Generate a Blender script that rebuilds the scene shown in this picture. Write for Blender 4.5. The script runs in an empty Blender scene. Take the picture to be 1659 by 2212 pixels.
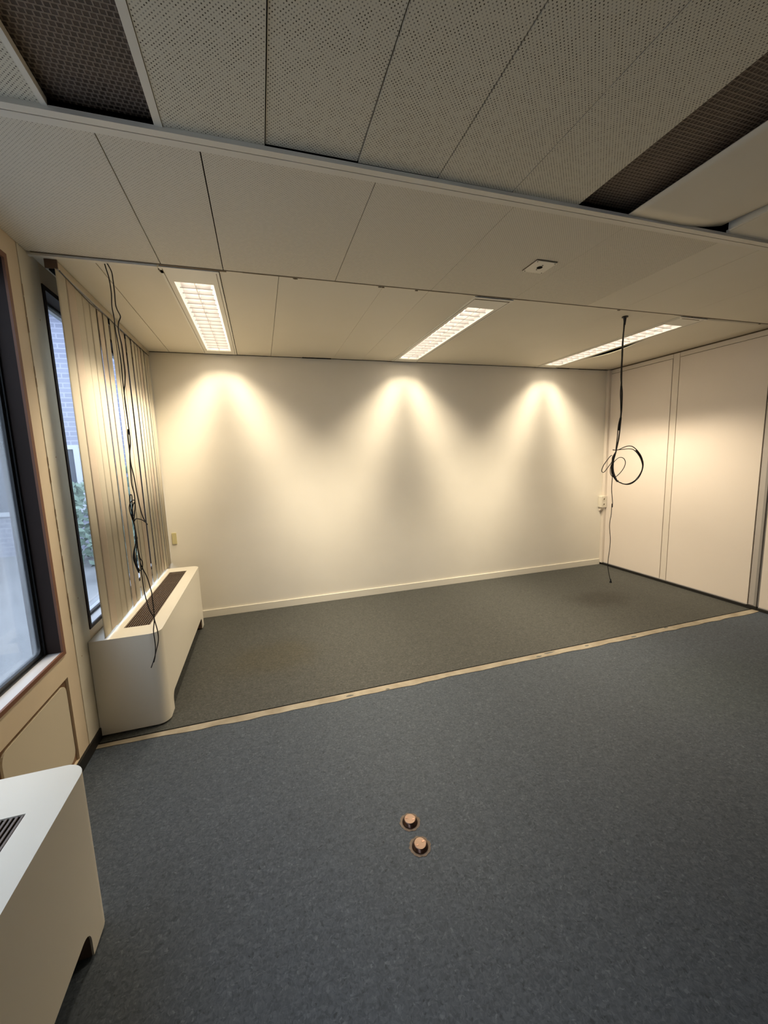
import bpy, bmesh, math, random
from mathutils import Vector, Matrix
random.seed(7)
PI = math.pi
scn = bpy.context.scene
COL = scn.collection

# ------------------------------------------------------------------ camera
IMG_W, IMG_H = 1659, 2212
F_PX = 854.53
cam_d = bpy.data.cameras.new('camera')
cam = bpy.data.objects.new('camera', cam_d)
COL.objects.link(cam)
YAW, PITCH, ROLL = 0.2959, -0.1362, -0.0330
fw = Vector((math.sin(YAW)*math.cos(PITCH), math.cos(YAW)*math.cos(PITCH), math.sin(PITCH)))
rt = Vector((math.cos(YAW), -math.sin(YAW), 0))
up = rt.cross(fw)
r2 = math.cos(ROLL)*rt + math.sin(ROLL)*up
u2 = -math.sin(ROLL)*rt + math.cos(ROLL)*up
M = Matrix((r2, u2, -fw)).transposed().to_4x4()
M.translation = Vector((1.0048, -4.2577, 1.5619))
cam.matrix_world = M
cam_d.sensor_fit = 'VERTICAL'
cam_d.sensor_height = 36.0
cam_d.lens = 36.0*F_PX/IMG_H
cam_d.clip_start = 0.02
scn.camera = cam

# ------------------------------------------------------------------ world, light, exposure
scn.view_settings.view_transform = 'Standard'
scn.view_settings.look = 'None'
scn.view_settings.gamma = 1.0
scn.view_settings.exposure = 0.26
scn.view_settings.use_curve_mapping = False
SKY = 5.2
w = bpy.data.worlds.new('overcast_sky'); scn.world = w; w.use_nodes = True
wn = w.node_tree.nodes; wl = w.node_tree.links
bg = wn['Background']; bg.inputs['Color'].default_value = (0.78, 0.86, 1.0, 1); bg.inputs['Strength'].default_value = SKY
LAMP_W = 52.0
CUT_X, CUT_Y = 1.40, 1.18
LAMP_COL = (1.0, 0.85, 0.63)
scn.cycles.max_bounces = 10
scn.cycles.diffuse_bounces = 8
scn.cycles.transparent_max_bounces = 12
scn.cycles.sample_clamp_indirect = 6.0

H, W = 2.60, 5.442
YB = -9.0                      # wall behind the camera

WIN = [(-1.99, -3.75), (-0.16, -1.69), (-4.05, -5.75), (-6.05, -7.75)]
WZ0, WZ1 = 0.642, 2.50

# ------------------------------------------------------------------ materials
def mat(name, color, rough=0.6, metal=0.0, spec=0.5, emit=None, estr=0.0):
    m = bpy.data.materials.new(name); m.use_nodes = True
    b = m.node_tree.nodes['Principled BSDF']
    b.inputs['Base Color'].default_value = (*color, 1)
    b.inputs['Roughness'].default_value = rough
    b.inputs['Metallic'].default_value = metal
    b.inputs['Specular IOR Level'].default_value = spec
    if emit:
        b.inputs['Emission Color'].default_value = (*emit, 1); b.inputs['Emission Strength'].default_value = estr
    return m
def nodes(m): return m.node_tree.nodes, m.node_tree.links, m.node_tree.nodes['Principled BSDF']
def add_noise(m, c1, c2, scale, detail=3, bump=0.0, bscale=None, stretch=None):
    n, l, b = nodes(m)
    tc = n.new('ShaderNodeTexCoord'); mp = n.new('ShaderNodeMapping'); l.new(tc.outputs['Object'], mp.inputs[0])
    if stretch: mp.inputs['Scale'].default_value = stretch
    t = n.new('ShaderNodeTexNoise'); t.inputs['Scale'].default_value = scale; t.inputs['Detail'].default_value = detail
    l.new(mp.outputs[0], t.inputs['Vector'])
    r = n.new('ShaderNodeValToRGB'); r.color_ramp.elements[0].position = .3; r.color_ramp.elements[1].position = .7
    r.color_ramp.elements[0].color = (*c1, 1); r.color_ramp.elements[1].color = (*c2, 1)
    l.new(t.outputs['Fac'], r.inputs[0]); l.new(r.outputs[0], b.inputs['Base Color'])
    if bump:
        t2 = n.new('ShaderNodeTexNoise'); t2.inputs['Scale'].default_value = bscale or scale*8; l.new(mp.outputs[0], t2.inputs['Vector'])
        bp = n.new('ShaderNodeBump'); bp.inputs['Strength'].default_value = bump; bp.inputs['Distance'].default_value = .002
        l.new(t2.outputs['Fac'], bp.inputs['Height']); l.new(bp.outputs[0], b.inputs['Normal'])
    return m
def math_node(n, l, op, a, b=None, c=None):
    x = n.new('ShaderNodeMath'); x.operation = op
    for i, v in enumerate((a, b, c)):
        if v is None: continue
        if isinstance(v, (int, float)): x.inputs[i].default_value = v
        else: l.new(v, x.inputs[i])
    return x.outputs[0]

WALLC = (0.72, 0.675, 0.575)
M_wall = add_noise(mat('painted_wall', WALLC, .75, spec=.2), (0.785, .745, .655), (.81, .77, .68), 3, bump=.15, bscale=400)
M_base = mat('white_skirting', (0.78, 0.74, 0.64), .45)
M_column = add_noise(mat('beige_facade_board', (.60, .50, .35), .6), (.66, .545, .39), (.70, .58, .42), 5)
M_column2 = add_noise(mat('pale_facade_board', (.60, .55, .43), .6), (.66, .61, .49), (.70, .65, .53), 5)
M_chip = mat('chipped_paint_line', (.44, .31, .19), .8)
M_spandrel = mat('cream_spandrel', (.60, .53, .40), .5)
M_groove = mat('brown_groove', (.22, .12, .06), .7)
M_blackbase = mat('black_rubber_skirting', (.008, .007, .006), .55)
M_shadewood = mat('shade_darkened_wood', (.022, .012, .009), .6, spec=.25)  # brown frame wood with the shade of the jambs put into its colour
M_lip = mat('reddish_brown_wood', (.17, .07, .035), .55)
M_sill = mat('sky_sheen_sill', (.55, .54, .54), .35, spec=.6)  # light grey stands for sky reflected on the lower frame
M_gasket = mat('black_gasket', (.006, .008, .01), .4)
M_steelwhite = add_noise(mat('cream_enamelled_steel', (.70, .655, .555), .38, spec=.45), (.71, .67, .575), (.73, .69, .595), 2)
M_grille = mat('brown_grille', (.12, .085, .065), .45)
M_void = mat('black_void', (.006, .005, .004), .9, spec=.1)
M_panelR = add_noise(mat('white_wall_panel', (.70, .635, .55), .42, spec=.3), (.75, .675, .60), (.77, .695, .62), 2)
M_post = mat('cream_post', (.73, .66, .575), .45)
M_seam = mat('dark_seam', (.16, .12, .07), .8)
M_channel = mat('grey_metal_channel', (.52, .48, .45), .45, metal=.2)
M_channel2 = mat('dark_grey_metal_channel', (.34, .32, .30), .45, metal=.2)
M_rim = mat('grey_rim', (.45, .43, .42), .5)
M_ceil = add_noise(mat('plain_ceiling_panel', (.74, .69, .575), .6, spec=.2), (.73, .68, .565), (.755, .705, .59), 2)
M_rail = mat('cream_ceiling_rail', (.74, .70, .60), .5)
M_rail_brown = mat('brown_rail_cap', (.14, .085, .055), .6)
M_railbeige = mat('beige_head_rail', (.44, .38, .28), .5)
M_wood = add_noise(mat('raw_wood_strip', (.55, .42, .25), .7), (.26, .215, .15), (.40, .35, .265), 9, detail=6, bump=.3, bscale=60)
M_cable = mat('black_cable', (.006, .006, .008), .35)
M_tie = mat('clear_cable_tie', (.5, .47, .38), .4)
M_lamp = mat('white_lamp_steel', (.78, .75, .66), .4)
M_reflector = mat('bright_aluminium_reflector', (.88, .86, .82), .4, metal=.0)
M_blade = mat('louvre_blade_aluminium', (.62, .57, .55), .5, metal=.0)
M_bladeedge = mat('louvre_blade_edge', (.36, .33, .30), .5)
M_tube = mat('lit_fluorescent_tube', (.9, .9, .9), .5, emit=(1, .93, .80), estr=8)
M_plate = mat('cream_cover_plate', (.86, .81, .68), .5)
M_socket = mat('cream_socket_plastic', (.72, .67, .56), .35)
M_bronze = mat('worn_copper_metal', (.20, .135, .10), .42, metal=.7)
M_bronze_d = mat('dark_bronze_metal', (.13, .075, .055), .22, metal=.9)
M_ringb = add_noise(mat('brown_floor_ring', (.16, .12, .09), .8), (.13, .095, .07), (.22, .165, .125), 60)

# perforated panel
def perforated(name, base, hole, r, pitch=0.0125, fade=1.0):
    m = mat(name, base, .6, spec=.2); n, l, b = nodes(m)
    tc = n.new('ShaderNodeTexCoord')
    masks = []
    for off in (0, .5):
        mp = n.new('ShaderNodeMapping'); mp.inputs['Scale'].default_value = (1/pitch, 1/pitch, 0); mp.inputs['Location'].default_value = (off, off, 0)
        l.new(tc.outputs['Object'], mp.inputs[0])
        fr = n.new('ShaderNodeVectorMath'); fr.operation = 'FRACTION'; l.new(mp.outputs[0], fr.inputs[0])
        sb = n.new('ShaderNodeVectorMath'); sb.operation = 'SUBTRACT'; sb.inputs[1].default_value = (.5, .5, 0); l.new(fr.outputs[0], sb.inputs[0])
        ln = n.new('ShaderNodeVectorMath'); ln.operation = 'LENGTH'; l.new(sb.outputs[0], ln.inputs[0])
        mr = n.new('ShaderNodeMapRange'); mr.inputs['From Min'].default_value = r*1.25; mr.inputs['From Max'].default_value = r*.8
        l.new(ln.outputs['Value'], mr.inputs['Value']); masks.append(mr.outputs[0])
    mx = math_node(n, l, 'MAXIMUM', masks[0], masks[1])
    t = n.new('ShaderNodeTexNoise'); t.inputs['Scale'].default_value = 55; l.new(tc.outputs['Object'], t.inputs['Vector'])
    v = n.new('ShaderNodeMapRange'); v.inputs['From Min'].default_value = .35; v.inputs['From Max'].default_value = .6; v.inputs['To Min'].default_value = .35*fade; v.inputs['To Max'].default_value = fade
    l.new(t.outputs['Fac'], v.inputs['Value'])
    f = math_node(n, l, 'MULTIPLY', mx, v.outputs[0])
    mix = n.new('ShaderNodeMix'); mix.data_type = 'RGBA'
    mix.inputs[6].default_value = (*base, 1); mix.inputs[7].default_value = (*hole, 1)
    l.new(f, mix.inputs[0]); l.new(mix.outputs[2], b.inputs['Base Color'])
    return m
M_perf = perforated('perforated_ceiling_panel', (.67, .625, .50), (.06, .048, .03), .15)
M_perf2 = perforated('finely_perforated_ceiling_panel', (.70, .65, .54), (.12, .10, .06), .13, fade=.8)

# brown honeycomb mesh above the open slots
M_mesh = mat('brown_expanded_mesh', (.10, .075, .055), .7); n, l, b = nodes(M_mesh)
tc = n.new('ShaderNodeTexCoord'); br = n.new('ShaderNodeTexBrick'); l.new(tc.outputs['Object'], br.inputs['Vector'])
br.inputs['Scale'].default_value = 1; br.inputs['Brick Width'].default_value = .0157; br.inputs['Row Height'].default_value = .0150
br.inputs['Mortar Size'].default_value = .0030; br.inputs['Mortar Smooth'].default_value = .5
br.inputs['Color1'].default_value = (.045, .028, .018, 1); br.inputs['Color2'].default_value = (.08, .052, .036, 1); br.inputs['Mortar'].default_value = (.21, .16, .12, 1)
l.new(br.outputs['Color'], b.inputs['Base Color'])
bpn = n.new('ShaderNodeBump'); bpn.inputs['Strength'].default_value = .8; bpn.inputs['Distance'].default_value = .004
l.new(br.outputs['Fac'], bpn.inputs['Height']); l.new(bpn.outputs[0], b.inputs['Normal'])

# mottled floor covering
M_floor = mat('mottled_blue_grey_floor', (.1, .11, .12), .62, spec=.22); n, l, b = nodes(M_floor)
tc = n.new('ShaderNodeTexCoord')
def vor(scale, stretch, rot):
    mp = n.new('ShaderNodeMapping'); mp.inputs['Scale'].default_value = stretch; mp.inputs['Rotation'].default_value = (0, 0, rot)
    nz = n.new('ShaderNodeTexNoise'); nz.inputs['Scale'].default_value = 40; l.new(tc.outputs['Object'], nz.inputs['Vector'])
    ad = n.new('ShaderNodeMixRGB'); ad.blend_type = 'LINEAR_LIGHT'; ad.inputs[0].default_value = .014
    l.new(tc.outputs['Object'], ad.inputs[1]); l.new(nz.outputs['Color'], ad.inputs[2])
    l.new(ad.outputs[0], mp.inputs[0])
    v = n.new('ShaderNodeTexVoronoi'); v.inputs['Scale'].default_value = scale; l.new(mp.outputs[0], v.inputs['Vector'])
    s = n.new('ShaderNodeSeparateColor'); l.new(v.outputs['Color'], s.inputs[0]); return s.outputs[0]
v1 = vor(78, (1, 1.9, 1), .5); v2 = vor(120, (1.9, 1, 1), -.4)
r1 = n.new('ShaderNodeValToRGB'); e = r1.color_ramp.elements
e[0].position = 0; e[0].color = (.032, .040, .050, 1); e[1].position = 1; e[1].color = (.125, .148, .175, 1)
for p_, c_ in ((.10, (.047, .058, .073, 1)), (.5, (.067, .081, .100, 1)), (.88, (.088, .106, .130, 1))):
    x = e.new(p_); x.color = c_
av = math_node(n, l, 'MULTIPLY_ADD', v2, .5, math_node(n, l, 'MULTIPLY', v1, .5))
l.new(av, r1.inputs[0])
# warm lamplight put into the far bay's floor colour, and stains
def blob(x, y, sx, sy, rin=.3, rout=1.0):
    mp = n.new('ShaderNodeMapping'); mp.vector_type = 'POINT'; mp.inputs['Scale'].default_value = (1/sx, 1/sy, 0); mp.inputs['Location'].default_value = (-x/sx, -y/sy, 0)
    l.new(tc.outputs['Object'], mp.inputs[0])
    nz = n.new('ShaderNodeTexNoise'); nz.inputs['Scale'].default_value = 4; nz.inputs['Detail'].default_value = 4; l.new(tc.outputs['Object'], nz.inputs['Vector'])
    ln = n.new('ShaderNodeVectorMath'); ln.operation = 'LENGTH'; l.new(mp.outputs[0], ln.inputs[0])
    s = math_node(n, l, 'MULTIPLY_ADD', nz.outputs['Fac'], .5, ln.outputs['Value'])
    mr = n.new('ShaderNodeMapRange'); mr.interpolation_type = 'SMOOTHSTEP'; mr.inputs['From Min'].default_value = rout+.25; mr.inputs['From Max'].default_value = rin+.25
    l.new(s, mr.inputs['Value']); return mr.outputs[0]
cur = r1.outputs[0]
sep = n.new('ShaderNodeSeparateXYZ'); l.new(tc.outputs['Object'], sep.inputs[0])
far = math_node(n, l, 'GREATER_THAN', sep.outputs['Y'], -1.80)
def over(cur, fac, col, strength):
    mx = n.new('ShaderNodeMix'); mx.data_type = 'RGBA'; mx.blend_type = 'MULTIPLY'
    l.new(math_node(n, l, 'MULTIPLY', fac, strength), mx.inputs[0]); l.new(cur, mx.inputs[6]); mx.inputs[7].default_value = (*col, 1)
    return mx.outputs[2]
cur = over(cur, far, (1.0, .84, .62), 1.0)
cur = over(cur, blob(4.35, -1.05, .45, .30), (.55, .50, .47), .6)
cur = over(cur, blob(1.0, -1.1, .5, .4), (1.0, .88, .62), .5)
cur = over(cur, blob(3.9, -2.6, .9, .5), (.9, .92, .80), .5)
l.new(cur, b.inputs['Base Color'])
bpn = n.new('ShaderNodeBump'); bpn.inputs['Strength'].default_value = .15; bpn.inputs['Distance'].default_value = .001
l.new(av, bpn.inputs['Height']); l.new(bpn.outputs[0], b.inputs['Normal'])

# glass
def glass(name, tint, haze, streak):
    m = bpy.data.materials.new(name); m.use_nodes = True; n = m.node_tree.nodes; l = m.node_tree.links; n.clear()
    out = n.new('ShaderNodeOutputMaterial'); tr = n.new('ShaderNodeBsdfTransparent'); tr.inputs[0].default_value = (*tint, 1)
    gl = n.new('ShaderNodeBsdfGlossy'); gl.inputs['Roughness'].default_value = .03; gl.inputs[0].default_value = (.8, .8, .8, 1)
    lw = n.new('ShaderNodeLayerWeight'); lw.inputs[0].default_value = .5; p5 = math_node(n, l, 'POWER', lw.outputs['Facing'], 5.0); fr = n.new('ShaderNodeMath'); fr.operation = 'MULTIPLY_ADD'; l.new(p5, fr.inputs[0]); fr.inputs[1].default_value = .45; fr.inputs[2].default_value = .04
    m1 = n.new('ShaderNodeMixShader'); l.new(fr.outputs[0], m1.inputs[0]); l.new(tr.outputs[0], m1.inputs[1]); l.new(gl.outputs[0], m1.inputs[2])
    if haze:
        tl = n.new('ShaderNodeBsdfTranslucent'); tl.inputs[0].default_value = (.72, .75, .77, 1)
        tcn = n.new('ShaderNodeTexCoord'); mp = n.new('ShaderNodeMapping'); mp.inputs['Scale'].default_value = streak; l.new(tcn.outputs['Object'], mp.inputs[0])
        nz = n.new('ShaderNodeTexNoise'); nz.inputs['Scale'].default_value = 2.2; nz.inputs['Detail'].default_value = 2; nz.inputs['Distortion'].default_value = 1.2; l.new(mp.outputs[0], nz.inputs['Vector'])
        mr = n.new('ShaderNodeMapRange'); mr.inputs['From Min'].default_value = .35; mr.inputs['From Max'].default_value = .62; mr.inputs['To Min'].default_value = haze*.7; mr.inputs['To Max'].default_value = haze
        l.new(nz.outputs['Fac'], mr.inputs['Value'])
        m2 = n.new('ShaderNodeMixShader'); l.new(mr.outputs[0], m2.inputs[0]); l.new(m1.outputs[0], m2.inputs[1]); l.new(tl.outputs[0], m2.inputs[2])
        l.new(m2.outputs[0], out.inputs[0])
    else: l.new(m1.outputs[0], out.inputs[0])
    return m
M_glass = glass('clear_window_glass', (.88, .92, .95), 0, None)
M_haze = glass('misted_window_glass', (.74, .77, .79), .20, (1, 5, .8))

# blind fabric
M_slat = mat('beige_blind_fabric', (.68, .63, .52), .8, spec=.1); n, l, b = nodes(M_slat)
tl = n.new('ShaderNodeBsdfTranslucent'); tl.inputs[0].default_value = (.60, .52, .38, 1)
mx = n.new('ShaderNodeMixShader'); mx.inputs[0].default_value = .10
out = [x for x in n if x.type == 'OUTPUT_MATERIAL'][0]
l.new(b.outputs[0], mx.inputs[1]); l.new(tl.outputs[0], mx.inputs[2]); l.new(mx.outputs[0], out.inputs[0])
M_slat2 = M_slat.copy(); M_slat2.name = 'pinkish_blind_fabric'
nodes(M_slat2)[2].inputs['Base Color'].default_value = (.68, .59, .49, 1)

M_brick = mat('outdoor_brick', (.3, .3, .34), .85); n, l, b = nodes(M_brick)
tc2 = n.new('ShaderNodeTexCoord'); mp = n.new('ShaderNodeMapping'); mp.inputs['Rotation'].default_value = (PI/2, 0, 0); l.new(tc2.outputs['Object'], mp.inputs[0])
br = n.new('ShaderNodeTexBrick'); l.new(mp.outputs[0], br.inputs['Vector']); br.inputs['Scale'].default_value = 1; br.inputs['Brick Width'].default_value = .5; br.inputs['Row Height'].default_value = .11; br.inputs['Mortar Size'].default_value = .012
br.inputs['Color1'].default_value = (.24, .25, .32, 1); br.inputs['Color2'].default_value = (.21, .22, .29, 1); br.inputs['Mortar'].default_value = (.33, .34, .41, 1)
l.new(br.outputs['Color'], b.inputs['Base Color'])
M_outwhite = mat('outdoor_white_trim', (.45, .47, .51), .6)
M_ground = add_noise(mat('outdoor_paving', (.2, .2, .2), .9), (.15, .155, .165), (.20, .205, .215), 2)
M_leaf = add_noise(mat('hedge_leaf', (.20, .30, .24), .7), (.09, .14, .11), (.20, .27, .22), 6)
M_outglass = mat('outdoor_dark_glass', (.08, .09, .12), .1)

# ------------------------------------------------------------------ mesh helpers
class MB:
    def __init__(s): s.v = []; s.f = []; s.sm = []
    def add(s, vs, fs, smooth=False):
        o = len(s.v); s.v += [tuple(v) for v in vs]; s.f += [tuple(i+o for i in f) for f in fs]; s.sm += [smooth]*len(fs); return s
    def box(s, x0, x1, y0, y1, z0, z1):
        x0, x1 = sorted((x0, x1)); y0, y1 = sorted((y0, y1)); z0, z1 = sorted((z0, z1))
        return s.add([(x0,y0,z0),(x1,y0,z0),(x1,y1,z0),(x0,y1,z0),(x0,y0,z1),(x1,y0,z1),(x1,y1,z1),(x0,y1,z1)],
            [(0,3,2,1),(4,5,6,7),(0,1,5,4),(1,2,6,5),(2,3,7,6),(3,0,4,7)])
    def tube(s, pts, r, seg=6, cap=True):
        pts = [Vector(p) for p in pts]; rr = r if isinstance(r, (list, tuple)) else [r]*len(pts)
        t0 = (pts[1]-pts[0]).normalized(); a = Vector((0,0,1)) if abs(t0.z) < .9 else Vector((1,0,0))
        nrm = t0.cross(a).normalized(); vs = []
        for i, p in enumerate(pts):
            t = (pts[min(i+1, len(pts)-1)]-pts[max(i-1, 0)])
            t = t.normalized() if t.length > 1e-9 else t0
            nrm = nrm - t*nrm.dot(t)
            nrm = nrm.normalized() if nrm.length > 1e-6 else t.orthogonal().normalized()
            bn = t.cross(nrm)
            for k in range(seg):
                q = 2*PI*k/seg; vs.append(p+rr[i]*(math.cos(q)*nrm+math.sin(q)*bn))
        fs = [(i*seg+k, i*seg+(k+1) % seg, (i+1)*seg+(k+1) % seg, (i+1)*seg+k) for i in range(len(pts)-1) for k in range(seg)]
        s.add(vs, fs, True)
        if cap:
            s.add(vs[:seg], [tuple(range(seg))[::-1]]); s.add(vs[-seg:], [tuple(range(seg))])
        return s
    def lathe(s, prof, c, seg=32, smooth=True):
        vs = [(c[0]+r*math.cos(2*PI*k/seg), c[1]+r*math.sin(2*PI*k/seg), c[2]+z) for r, z in prof for k in range(seg)]
        fs = [(i*seg+k, i*seg+(k+1) % seg, (i+1)*seg+(k+1) % seg, (i+1)*seg+k) for i in range(len(prof)-1) for k in range(seg)]
        return s.add(vs, fs, smooth)
    def prism(s, poly, axis, a, b_, hole=None):
        """poly: 2-D points; axis 'x','y','z' = extrusion axis"""
        def P(u, v, t): return {'x': (t, u, v), 'y': (u, t, v), 'z': (u, v, t)}[axis]
        n = len(poly); vs = [P(u, v, a) for u, v in poly]+[P(u, v, b_) for u, v in poly]
        fs = [tuple(range(n)), tuple(range(n, 2*n))[::-1]]+[(i, (i+1) % n, n+(i+1) % n, n+i) for i in range(n)]
        return s.add(vs, fs)
    def build(s, name, m, parent=None, bevel=0, recalc=True):
        me = bpy.data.meshes.new(name); me.from_pydata(s.v, [], s.f)
        me.polygons.foreach_set('use_smooth', s.sm)
        me.materials.append(m)
        if recalc:
            bm = bmesh.new(); bm.from_mesh(me); bmesh.ops.recalc_face_normals(bm, faces=bm.faces)
            for e_ in bm.edges:
                if len(e_.link_faces) == 2 and e_.calc_face_angle(0) > .6: e_.smooth = False
            bm.to_mesh(me); bm.free()
        me.update()
        o = bpy.data.objects.new(name, me); COL.objects.link(o)
        if parent: o.parent = parent
        if bevel:
            md = o.modifiers.new('bevel', 'BEVEL'); md.width = bevel; md.segments = 2; md.limit_method = 'ANGLE'
        return o
def empty(name, loc=(0, 0, 0)):
    o = bpy.data.objects.new(name, None); o.empty_display_size = .1; COL.objects.link(o); o.location = loc; return o
def tag(o, label, cat, group=None, kind=None):
    o['label'] = label; o['category'] = cat
    if group: o['group'] = group
    if kind: o['kind'] = kind
    return o
def struct(o): o['kind'] = 'structure'; return o
def rrect(u0, u1, v0, v1, r, n=6, rs=None):
    rs = rs or (r,)*4; P = []
    for (cu, cv, a0), r in zip(((u1-rs[0], v1-rs[0], 0), (u0+rs[1], v1-rs[1], 90), (u0+rs[2], v0+rs[2], 180), (u1-rs[3], v0+rs[3], 270)), rs):
        for k in range(n+1):
            a = math.radians(a0+90*k/n); P.append((cu+r*math.cos(a), cv+r*math.sin(a)))
    return P
def catmull(P, n=6):
    P = [Vector(p) for p in P]; out = []
    for i in range(len(P)-1):
        p0 = P[max(i-1, 0)]; p1 = P[i]; p2 = P[i+1]; p3 = P[min(i+2, len(P)-1)]
        for k in range(n):
            t = k/n; out.append(.5*((2*p1)+(p2-p0)*t+(2*p0-5*p1+4*p2-p3)*t*t+(3*p1-p0-3*p2+p3)*t**3))
    out.append(P[-1]); return out

# ------------------------------------------------------------------ room shell
struct(MB().box(-.15, W+.15, YB-.15, .15, -.12, 0).build('floor', M_floor))
struct(MB().box(-.15, W+.15, 0, .15, 0, 2.9).build('wall_back', M_wall))
struct(MB().box(-.15, W+.15, YB-.15, YB, 0, 2.9).build('wall_front', M_wall))

# raised bed of the joint: dark saw cut + bare wood batten across the floor
t = struct(empty('trim_1', (0, -1.84, 0)))
m = MB(); ys = 60
rnd = random.Random(3)
near = []
for i in range(ys+1):
    x = .012+(W-.02-.012)*i/ys
    y = -1.872+.006*rnd.uniform(-1, 1)+(.03*max(0, 1-i/9) if i < 9 else 0)
    if i in (24, 25): y += .012
    if i > 40 and rnd.random() < .3: y += rnd.uniform(.004, .016)
    near.append((x, y))
poly = near+[(W-.022, -1.811), (.012, -1.811)]
m.prism([(x, y) for x, y in poly], 'z', -.001, .003)
o = m.build('wood_batten', M_wood, t); o.location = (0, 1.84, 0); 
m = MB(); m.box(.0, W-.022, -1.811, -1.799, -.001, .0018)
o = m.build('saw_cut', M_void, t); o.location = (0, 1.84, 0)
M_glue = mat('grey_floor_remnant', (.13, .13, .12), .8)
m = MB()
for x, l_, y in ((3.06, .10, -1.828), (1.46, .05, -1.845), (2.95, .05, -1.85), (3.42, .04, -1.84), (1.72, .03, -1.86), (3.9, .06, -1.85), (4.3, .05, -1.82)):
    P = [(x+l_/2*math.cos(a)*(1+.2*rnd.uniform(-1, 1)), y+.008*math.sin(a)) for a in [2*PI*k/10 for k in range(10)]]
    m.prism(P, 'z', .0025, .0036)
o = m.build('floor_remnant', M_glue, t); o.location = (0, 1.84, 0)

# back skirting
struct(MB().box(.0, 5.405, -.014, 0, 0, .076).build('baseboard_back', M_base, bevel=.002))
# thin dark gap where back wall meets the ceiling
m = MB(); m.box(.1, W-.02, -.006, -.001, 2.5955, 2.5999)
m.box(1.485, 1.78, -.020, -.002, 2.594, 2.5999); m.box(4.62, 4.80, -.016, -.002, 2.594, 2.5999); m.box(4.95, 5.4, -.01, -.002, 2.594, 2.5999)
struct(m.build('trim_2', M_void))

# ---- left (window) wall
m = MB()
TH = -.12
m.box(TH, 0, YB, .0, 2.50, 2.9)                      # above
m.box(TH, 0, -1.99, -1.69, 0, 2.5)                   # column between the two windows
m.box(TH, 0, -.16, 0, 0, 2.5)
m.box(TH, 0, -4.05, -3.75, 0, 2.5); m.box(TH, 0, YB, -7.75, 0, 2.5); m.box(TH, 0, -6.05, -5.75, 0, 2.5); m.box(TH, 0, -7.75, -6.05, 0, WZ0)
m.box(TH, 0, -1.69, -.16, 0, WZ0); m.box(TH, 0, -5.75, -4.05, 0, WZ0)
# below window 1 with the spandrel recess
m.box(TH, 0, -1.998, -1.99, 0, WZ0)
m.box(TH, 0, -3.75, -1.998, .520, WZ0); m.box(TH, 0, -3.75, -1.998, 0, .066); m.box(TH, 0, -3.75, -2.57, .066, .520)
m.box(TH, -.02, -2.57, -1.998, .066, .52)
wall_left = struct(m.build('wall_left', M_column))
# paler facing on the far half of the column
MB().box(0, .003, -1.884, -1.70, .06, 2.598).build('column_facing', M_column2, wall_left)
m = MB()
for a, b_ in ((2.42, 2.22), (2.05, 1.97), (1.62, 1.50), (1.36, 1.05), (.92, .80)):
    k = a
    while k > b_:
        d = rnd.uniform(.03, .09); m.box(.0028, .0042, -1.8855, -1.8835+rnd.uniform(-.001, .0006), k-d, k); k -= d+rnd.uniform(0, .02)
for y, z in ((-1.80, 1.62), (-1.78, .86), (-1.83, .55), (-1.76, 2.3)):
    m.prism([(y+.003*math.cos(q), z+.004*math.sin(q)) for q in [2*PI*k/8 for k in range(8)]], 'x', .0028, .0036)
m.build('paint_chip', M_chip, wall_left)
# spandrel panel with rounded corners in its brown groove
MB().box(-.0195, -.012, -2.569, -1.999, .067, .519).build('spandrel_backing', M_groove, wall_left)
MB().prism(rrect(-2.540, -2.022, .098, .500, .045), 'x', -.012, -.003).build('spandrel_panel', M_spandrel, wall_left)
# skirting left
struct(MB().box(0, .012, -2.78, -1.747, 0, .064).build('baseboard_left', M_blackbase))

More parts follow.
